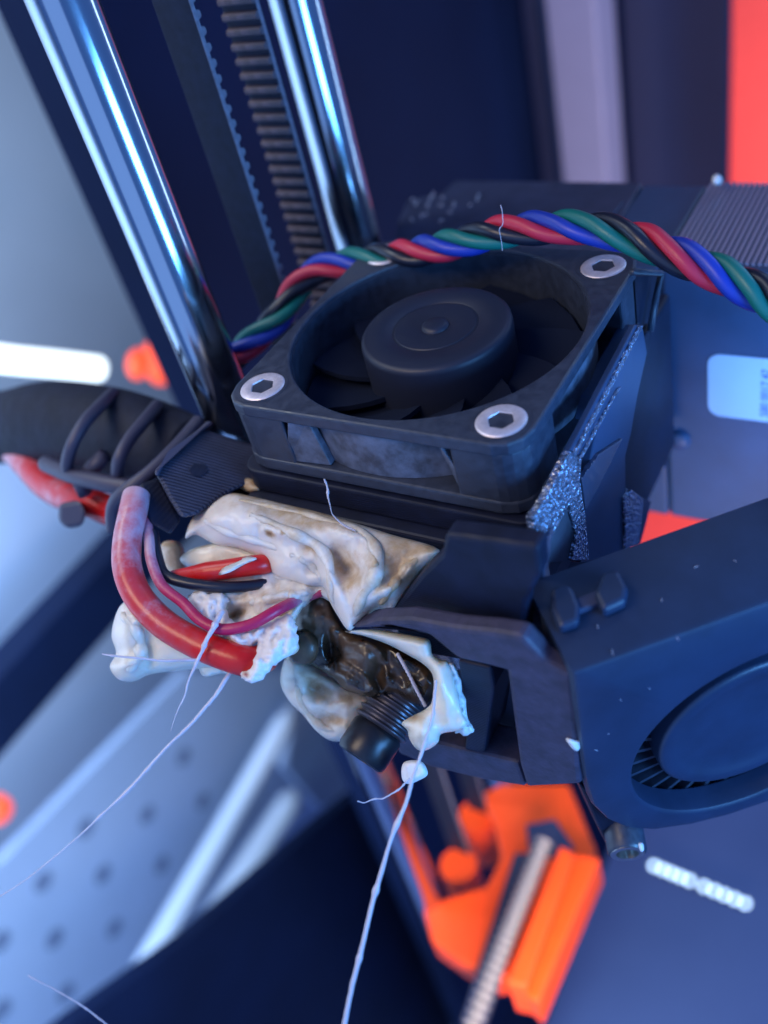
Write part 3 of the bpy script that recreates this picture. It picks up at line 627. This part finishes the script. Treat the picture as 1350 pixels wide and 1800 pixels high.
# upper mass squeezed out of the body
blob('upper_mass', [(404, 868), (440, 872), (500, 886), (560, 900), (620, 918), (690, 940), (772, 966), (745, 1000), (715, 1040), (692, 1070), (660, 1072), (628, 1098), (612, 1108), (592, 1080), (578, 1055), (568, 1032), (540, 1030), (510, 1020), (480, 1010), (462, 984), (420, 965), (380, 958), (345, 940), (326, 946), (336, 915), (362, 890)],
     ((400, 880, 124), (760, 975, 110.5), (590, 1100, 114)), 3.6, 46, M['blob'], pb,
     bumps=[(400, 910, 45, 28, 10, 1.2), (600, 985, 34, 18, 60, -2.2), (620, 1005, 22, 14, 0, -1.6), (650, 1010, 20, 40, 20, 1.8), (600, 935, 40, 16, 20, 1.0), (540, 960, 22, 14, 0, -.8), (668, 1075, 26, 12, -30, -1.8), (590, 1040, 12, 40, -15, 1.4), (500, 930, 60, 14, 20, .8), (710, 985, 18, 30, 40, -1.0), (550, 1000, 18, 14, 0, -1.2)],
     ridges=[([(468, 930), (520, 945), (560, 965), (580, 1010), (582, 1050)], 9, 1.1), ([(600, 925), (640, 945), (660, 990)], 8, .8), ([(640, 1085), (660, 1050), (690, 1030), (720, 1000)], 9, 1.0)],
     stains=[(430, 866, 60, 8, 10, .85), (560, 892, 130, 13, 14, .95), (700, 930, 70, 14, 15, .8), (474, 938, 9, 6, 30, 1.0), (497, 936, 6, 5, 0, .85), (548, 962, 26, 9, 35, .62), (598, 990, 34, 20, 40, .62), (620, 1020, 22, 22, 0, .5), (700, 985, 70, 50, -30, .62), (520, 905, 110, 22, 14, .5), (650, 1080, 26, 12, -20, .5), (755, 960, 16, 18, 0, .6), (575, 1070, 10, 40, 0, .38)],
     namp=.5, nsc=.17, step=3.6, octv=3)
# inner wall the wires run into
blob('inner_mass', [(500, 972), (560, 985), (585, 1020), (590, 1060), (560, 1050), (530, 1070), (500, 1082), (470, 1092), (430, 1100), (400, 1096), (390, 1060), (350, 1045), (330, 1010), (400, 1000), (450, 990)],
     ((330, 1000, 124), (590, 1010, 119), (450, 1090, 118)), 2.4, 30, M['blob'], pb, bumps=[(415, 1078, 24, 12, -20, -2.6), (560, 1012, 14, 12, 0, -1.6), (470, 1050, 30, 12, -15, 1.0), (520, 1045, 30, 10, -12, .9)], stains=[(415, 1082, 22, 10, -20, .75), (470, 1050, 40, 14, -15, .3), (560, 1012, 10, 10, 0, .4)], namp=.6, nsc=.3, step=3.6, octv=3, basestain=.16)
blob('thin_flake', [(318, 978), (345, 962), (395, 955), (450, 970), (470, 985), (420, 995), (350, 998), (322, 992)], ((320, 985, 126), (460, 975, 121), (400, 998, 123)), 1.2, 14, M['lobe'], pb, namp=.6, basestain=.1)
blob('rear_lump', [(282, 960), (300, 950), (322, 960), (325, 1000), (310, 1015), (286, 1000)], ((285, 980, 130), (325, 980, 129), (300, 1010, 129)), 2.5, 20, M['lobe'], pb, basestain=.5)
# chalky crust under the wires
blob('chalky_crust', [(330, 1050), (352, 1038), (378, 1040), (402, 1052), (398, 1072), (420, 1100), (470, 1092), (505, 1078), (520, 1100), (524, 1130), (512, 1150), (478, 1172), (452, 1200), (428, 1196), (424, 1180), (440, 1168), (452, 1128), (430, 1142), (400, 1128), (366, 1108), (345, 1085)],
     ((340, 1050, 118.6), (520, 1100, 113.5), (430, 1190, 110.8)), 1.6, 20, M['chalk'], pb, bumps=[(412, 1060, 10, 8, 0, -1.3), (480, 1140, 30, 12, -40, 1.0), (375, 1060, 10, 10, 0, 1)], namp=.9, nsc=.5, step=4, rough_edge=5, stains=[(432, 1186, 7, 6, 0, 1), (414, 1062, 9, 7, 0, .55)])
# big milky lobe left and the collar round the burnt block
blob('left_lobe', [(214, 1062), (235, 1055), (300, 1080), (345, 1118), (400, 1150), (440, 1172), (424, 1180), (390, 1178), (352, 1176), (300, 1180), (262, 1186), (235, 1198), (208, 1194), (193, 1172), (204, 1148), (196, 1118), (202, 1085)],
     ((200, 1100, 122), (420, 1160, 117), (250, 1190, 121)), 4.0, 34, M['lobe'], pb, bumps=[(226, 1105, 26, 34, 0, 1.4), (222, 1165, 24, 14, -20, 1.2), (262, 1150, 12, 34, 0, -1.4), (300, 1140, 24, 20, 0, .6)], stains=[(205, 1160, 22, 12, -20, .32), (262, 1178, 22, 10, 0, .22)], namp=.5, step=5)
blob('thin_skirt', [(352, 1166), (400, 1160), (436, 1172), (440, 1182), (420, 1186), (390, 1184), (362, 1190), (352, 1182)], ((352, 1170, 118), (440, 1175, 115), (390, 1190, 117)), .8, 9, M['lobe'], pb, namp=.6)
blob('collar', [(470, 1094), (500, 1078), (522, 1058), (545, 1040), (562, 1036), (545, 1052), (528, 1075), (518, 1096), (520, 1118), (526, 1140), (510, 1152), (478, 1140), (462, 1120)], ((470, 1100, 117), (560, 1040, 118), (510, 1150, 115)), 2.6, 22, M['lobe'], pb, bumps=[(500, 1100, 14, 22, 20, .8)], namp=.5, step=5)
# scorched back lobe
blob('back_lobe', [(500, 1160), (520, 1150), (545, 1165), (590, 1195), (640, 1215), (665, 1232), (640, 1262), (618, 1296), (585, 1303), (556, 1285), (532, 1256), (508, 1232), (493, 1200)],
     ((500, 1180, 124), (650, 1230, 122), (590, 1300, 123)), 3.0, 40, M['lobe'], pb, bumps=[(560, 1215, 30, 16, 30, -1.6), (590, 1262, 26, 10, 10, -1.0), (540, 1245, 14, 24, -30, .8)],
     stains=[(560, 1208, 34, 20, 35, .86), (580, 1265, 34, 12, 5, .62), (612, 1228, 26, 16, 20, .6), (535, 1190, 20, 14, 30, .4)], namp=.9, step=5)
# smooth white shell wrapping the burnt block on the right
blob('shell_lip', [(606, 1110), (650, 1106), (700, 1112), (748, 1122), (757, 1132), (760, 1150), (776, 1160), (788, 1164), (800, 1200), (812, 1250), (822, 1272), (806, 1284), (776, 1290), (770, 1305), (752, 1318), (734, 1318), (720, 1300), (716, 1284), (706, 1272), (718, 1262), (742, 1250), (758, 1236), (762, 1210), (760, 1186), (745, 1168), (715, 1150), (680, 1132), (640, 1118)],
     ((610, 1110, 114), (800, 1190, 108), (740, 1315, 111)), 1.9, 17, M['lobe'], pb, bumps=[(742, 1285, 20, 22, 0, 2.2), (775, 1200, 10, 60, -14, 1.0), (800, 1260, 12, 20, 0, -.5), (700, 1125, 50, 8, 12, .5)], stains=[(728, 1262, 16, 9, 0, .62), (740, 1300, 12, 16, 0, .3)], namp=.35, step=4.5)
blob('chalk_rim', [(784, 1166), (800, 1170), (812, 1205), (824, 1265), (832, 1284), (812, 1290), (800, 1285), (806, 1250), (796, 1205)], ((785, 1170, 108.5), (830, 1280, 109.5), (800, 1285, 110)), .9, 9, M['chalk'], pb, namp=1.0, nsc=.6, step=4, rough_edge=4)
blob('small_tail', [(710, 1340), (740, 1338), (752, 1360), (736, 1372), (716, 1378), (706, 1366)], ((710, 1340, 113), (750, 1340, 112), (720, 1378, 113)), 1.4, 12, M['chalk'], pb, namp=.8, step=4)
blob('scorched_bit', [(418, 842), (432, 838), (452, 846), (460, 862), (440, 866), (420, 856)], ((418, 845, 128), (460, 845, 127), (440, 866, 127)), 1.0, 10, M['blob'], pb, namp=.6, step=4, basestain=.7)
def strand_on(base, pts, r, mt='blob', sink=.42, stain=.1):
    Q, d = FRONT[base]; P = []; c_ = crom([A(*p) for p in pts], 8); N = len(c_)
    for i, p in enumerate(c_):
        k = np.argsort(((Q - p) ** 2).sum(1))[:5]; P.append((p, d[k].mean()))
    ds = np.convolve(np.pad([q[1] for q in P], 3, 'edge'), np.ones(7) / 7, 'valid')
    path = [at(p[0], p[1], ds[i] + sink + .1 * math.sin(i * .7)) for i, (p, _) in enumerate(P)]
    o = build('strand', MB().tube(path, lambda t: r * (.35 + .65 * math.sin(math.pi * min(1, max(.02, t))) ** .5) * (1 + .15 * math.sin(t * 23)), 10), M[mt], pb, smooth=True)
    a = o.data.attributes.new('stain', 'FLOAT', 'POINT'); a.data.foreach_set('value', np.full(len(o.data.vertices), stain)); return o
strand_on('upper_mass', [(440, 905), (480, 922), (520, 940), (556, 958), (576, 985), (582, 1020), (588, 1060)], .7, stain=.25)
strand_on('upper_mass', [(598, 922), (640, 940), (664, 975), (660, 1010), (640, 1045), (622, 1085)], .8, stain=.3)
strand_on('upper_mass', [(420, 880), (480, 893), (560, 912), (640, 935)], .5, stain=.45)
strand_on('upper_mass', [(360, 915), (400, 935), (450, 950), (500, 968)], .6, stain=.0)
strand_on('upper_mass', [(510, 975), (545, 990), (568, 1020)], .6, stain=.15)
strand_on('upper_mass', [(745, 975), (715, 1000), (690, 1030), (668, 1062)], .6, stain=.55)
strand_on('inner_mass', [(470, 1010), (520, 1020), (570, 1030)], .5, stain=.1)
strand_on('inner_mass', [(440, 1060), (490, 1050), (545, 1040)], .6, stain=.15)
strand_on('back_lobe', [(520, 1180), (530, 1230), (565, 1275), (600, 1285)], .6, 'lobe', stain=.3)
strand_on('left_lobe', [(215, 1080), (240, 1110), (246, 1150), (225, 1180)], .8, 'lobe', .4, stain=.1)
# burnt heater block showing through
hb = empty('heater_block', at(630, 1150, 119), 'charred glossy dark brown heater block between the white lobes', 'heater block')
blob('charred_crust', [(556, 1040), (578, 1046), (592, 1080), (612, 1108), (650, 1118), (700, 1138), (745, 1166), (764, 1190), (764, 1216), (746, 1242), (716, 1232), (690, 1218), (660, 1226), (636, 1222), (605, 1212), (590, 1196), (550, 1172), (520, 1166), (512, 1150), (520, 1118), (514, 1096), (532, 1064)],
     ((540, 1060, 120.5), (755, 1200, 114), (560, 1180, 120)), 2.0, 24, M['burnt'], hb, bumps=[(640, 1150, 26, 40, -40, 1.8), (610, 1195, 26, 14, 20, 1.9), (585, 1140, 12, 40, -10, -2.0), (665, 1190, 14, 34, 20, -1.4), (535, 1140, 18, 18, 0, 1.4), (705, 1185, 18, 18, 0, -.8), (725, 1200, 30, 8, 60, .8), (650, 1215, 10, 16, 0, 1.6), (560, 1090, 30, 20, 50, .8)],
     ridges=[([(578, 1185), (590, 1150), (586, 1110)], 6, .9), ([(600, 1165), (640, 1190), (660, 1215)], 6, 1.2), ([(640, 1125), (670, 1150), (680, 1190)], 7, .8)], namp=.6, nsc=.2, step=4, octv=3)
o = build('scratch', MB().tube(crom([at(698, 1148, 112.6), at(716, 1180, 111.8), at(732, 1212, 111.6), at(748, 1242, 111.6)], 10), [.16 + .1 * abs(math.sin(k * 1.7)) for k in range(31)], 6), M['string'], hb, smooth=True)
for (x, y, d, r, l) in ((528, 1140, 117.6, 2.2, 'amber blister'),):
    build('blister', MB().lathe(at(x, y, d), -unit(ray(x, y)) + A(.1, .3, -.3), [(r, -1), (r * .94, -.3), (r * .7, .35), (r * .35, .65), (.05, .7)], 24), M['burnt'], hb, smooth=True)
# threaded nozzle
nz_ = empty('nozzle', at(660, 1290, 119), 'black threaded nozzle sticking out below the burnt block', 'nozzle')
a, b = at(716, 1205, 119.5), at(632, 1335, 117.0); ax_ = unit(b - a); Ln = np.linalg.norm(b - a)
pr = [(3.2, 0)]; h = 0.6
while h < Ln * .60:
    pr += [(3.15, h), (3.62, h + .28), (3.62, h + .42), (3.15, h + .72)]; h += .98
build('thread', MB().lathe(a, ax_, pr, 48), M['thread'], nz_, auto=50)
build('tip', MB().lathe(a + ax_ * h, ax_, [(2.9, -.3), (3.15, 0), (3.3, .3), (3.3, Ln - h - .7), (3.05, Ln - h - .1), (2.7, Ln - h), (1.9, Ln - h), (1.8, Ln - h - .7), (.1, Ln - h - .7)], 48), M['nozzle'], nz_, auto=40)

# ------------------------------------------------------------------ wires into the blob
def wire(name, pts, r, mt, label, cat, stain=None, n=14, group=None):
    P = crom([at(*k) for k in pts], 10)
    o = build(name, MB().tube(P, r, n), mt, smooth=True); tag(o, label, cat, group)
    if stain:
        pv = np.array(crom([A(s) for s in stain], 10)).ravel(); N = len(P)
        pv = np.interp(np.linspace(0, 1, N), np.linspace(0, 1, len(pv)), pv)
        a = o.data.attributes.new('stain', 'FLOAT', 'POINT'); a.data.foreach_set('value', np.repeat(pv, n))
    return o
wire('heater_tube', [(240, 872, 125), (234, 900, 123), (224, 950, 121), (224, 1000, 119), (244, 1050, 117.5), (286, 1095, 116), (340, 1128, 114.5), (392, 1150, 113), (438, 1163, 112.6), (466, 1156, 116)], lambda t: 1.8, M['sleeve'], 'thick red tube curving down into the white blob', 'tube', [.95, .85, .80, .62, .35, .5, .3, .12, 0, 0], 24)
wire('thin_red_wire', [(258, 915, 124), (262, 950, 121.5), (266, 985, 119.5), (284, 1028, 117.4), (322, 1060, 115.6), (352, 1090, 113.8), (390, 1106, 112.8), (440, 1098, 112.4), (488, 1072, 113.4), (530, 1052, 117), (568, 1038, 117)], .68, M['magenta'], 'thin crimson wire looping across the white blob', 'wire', [.6, .85, .8, .5, .2, .15, .05, .05, .1, .8, .2], 12)
wire('black_wire', [(268, 935, 123), (278, 985, 121), (292, 1012, 119.5), (330, 1025, 118.5), (390, 1032, 118), (440, 1030, 118.3), (478, 1024, 119), (512, 1018, 121)], .72, M['black'], 'thin black wire above the crimson wire', 'wire', None, 12)
wire('red_wire_stub', [(300, 1010, 121.5), (340, 1008, 120.2), (390, 1002, 119), (430, 996, 118.2), (462, 992, 118.6), (475, 990, 120)], lambda t: 1.25 * min(1, .35 + 2.2 * t), M['sleeve'], 'short red wire stub ending in the white blob', 'wire', [.5, .2, .05, .1, .05, .3], 16)
blob('flap', [(384, 1010), (400, 990), (430, 978), (452, 982), (430, 992), (404, 1006)], ((384, 1010, 117), (452, 982, 117), (420, 1000, 116.6)), .5, 7, M['lobe'], pb, step=4, namp=.2)
wire('red_cable', [(20, 790, 172), (48, 818, 164), (80, 852, 158), (115, 872, 153), (160, 884, 149), (200, 900, 147), (240, 905, 144)], 2.3, M['sleeve'], 'dusty red cable under the black sleeve', 'cable', [.9, .7, .35, .6, .2, .1, .3], 16)

# ------------------------------------------------------------------ strings of plastic
def string(pts, r, label):
    r0 = r if callable(r) else (lambda t: r)
    k_ = rng.uniform(0, 50); nb = [(rng.uniform(.05, .95), rng.uniform(.006, .02), rng.uniform(.15, .5)) for _ in range(5)]
    rf = lambda t: .78 * r0(t) * (1 + .22 * noise.noise(Vector((t * 14 + k_, 0, 0))) + .1 * noise.noise(Vector((t * 47 + k_, 2, 0))) + sum(a * math.exp(-((t - c) / w_) ** 2) for c, w_, a in nb))
    P = crom([at(*k) for k in pts], 24)
    P = [p + .22 * A(*[noise.noise(Vector((i * .05 + k_, c, 0))) for c in (0, 5, 9)]) + .025 * A(*[noise.noise(Vector((i * .3 + k_, c, 3))) for c in (0, 5, 9)]) for i, p in enumerate(P)]
    return tag(build('plastic_string', MB().tube(P, rf, 8), M['string'], smooth=True), label, 'string', 'pulled plastic strings')
string([(180, 1150, 112), (230, 1156, 112), (290, 1161, 112.5), (350, 1160, 113), (400, 1165, 114)], lambda t: .12 + .17 * t, 'short string sticking out left of the milky lobe')
string([(390, 1075, 113), (372, 1110, 111.5), (352, 1150, 111), (335, 1190, 111), (318, 1235, 111), (300, 1285, 111)], lambda t: .42 * (1 - t) ** 1.2 + .05, 'tapering string crossing the red tube')
string([(412, 1172, 113), (385, 1212, 111), (345, 1262, 110), (290, 1318, 109), (215, 1398, 108), (150, 1460, 107), (60, 1535, 106), (-40, 1600, 105)], lambda t: .30 * (1 - t) + .05 + .10 * math.exp(-((t - .56) / .05) ** 2), 'long string running to the left edge')
string([(766, 1195, 106), (762, 1250, 105), (742, 1320, 104), (715, 1400, 103), (680, 1500, 102), (650, 1610, 101), (622, 1720, 100), (600, 1830, 100)], lambda t: .20 + .15 * t, 'thick string hanging from the shell to the bottom edge')
string([(720, 1368, 111), (700, 1388, 111), (672, 1404, 111), (645, 1408, 111), (627, 1409, 111)], lambda t: .15 - .08 * t, 'short curled string below the nozzle')
string([(571, 842, 112), (576, 870, 112), (582, 895, 112), (594, 915, 112.5), (625, 935, 112)], lambda t: .12 + .05 * math.sin(t * 9), 'fine string hanging from the fan onto the blob')
string([(50, 1715, 130), (100, 1742, 130), (150, 1772, 130), (200, 1812, 130)], .13, 'loose string in the bottom left corner')
string([(880, 360, 108), (884, 385, 108), (878, 405, 108), (884, 440, 112)], .06, 'tiny white hair over the twisted cable')
def bit(pts, anc, label, T_=.6):
    o = blob('plastic_bit', pts, anc, T_, 6, M['chalk'], None, step=4, namp=.5); return tag(o, label, 'plastic bit', 'small stray plastic bits')
bit([(994, 1298), (1012, 1300), (1022, 1304), (1018, 1318), (1008, 1318)], ((994, 1298, 104.5), (1022, 1300, 104.5), (1010, 1320, 105)), 'small white flake on the seam of the shroud')
bit([(1252, 312), (1262, 306), (1270, 314), (1266, 324), (1254, 324)], ((1252, 312, 152), (1270, 312, 152), (1260, 324, 152)), 'white speck at the top corner of the motor', .9)
bit([(1122, 1482), (1130, 1482), (1132, 1494), (1126, 1498)], ((1122, 1482, 118), (1132, 1482, 118), (1126, 1498, 118)), 'bright burr on the edge of the screw boss', .5)
# the orange thing glimpsed through the gap
tag(build('orange_cover', MB().prism([on(a, b, 0, 200) for a, b in ((1090, 840), (1290, 840), (1290, 990), (1090, 990))], (10, 0, 0)), M['redorange'], bevel=1), 'red orange cover glimpsed through the triangular gap', 'cover')
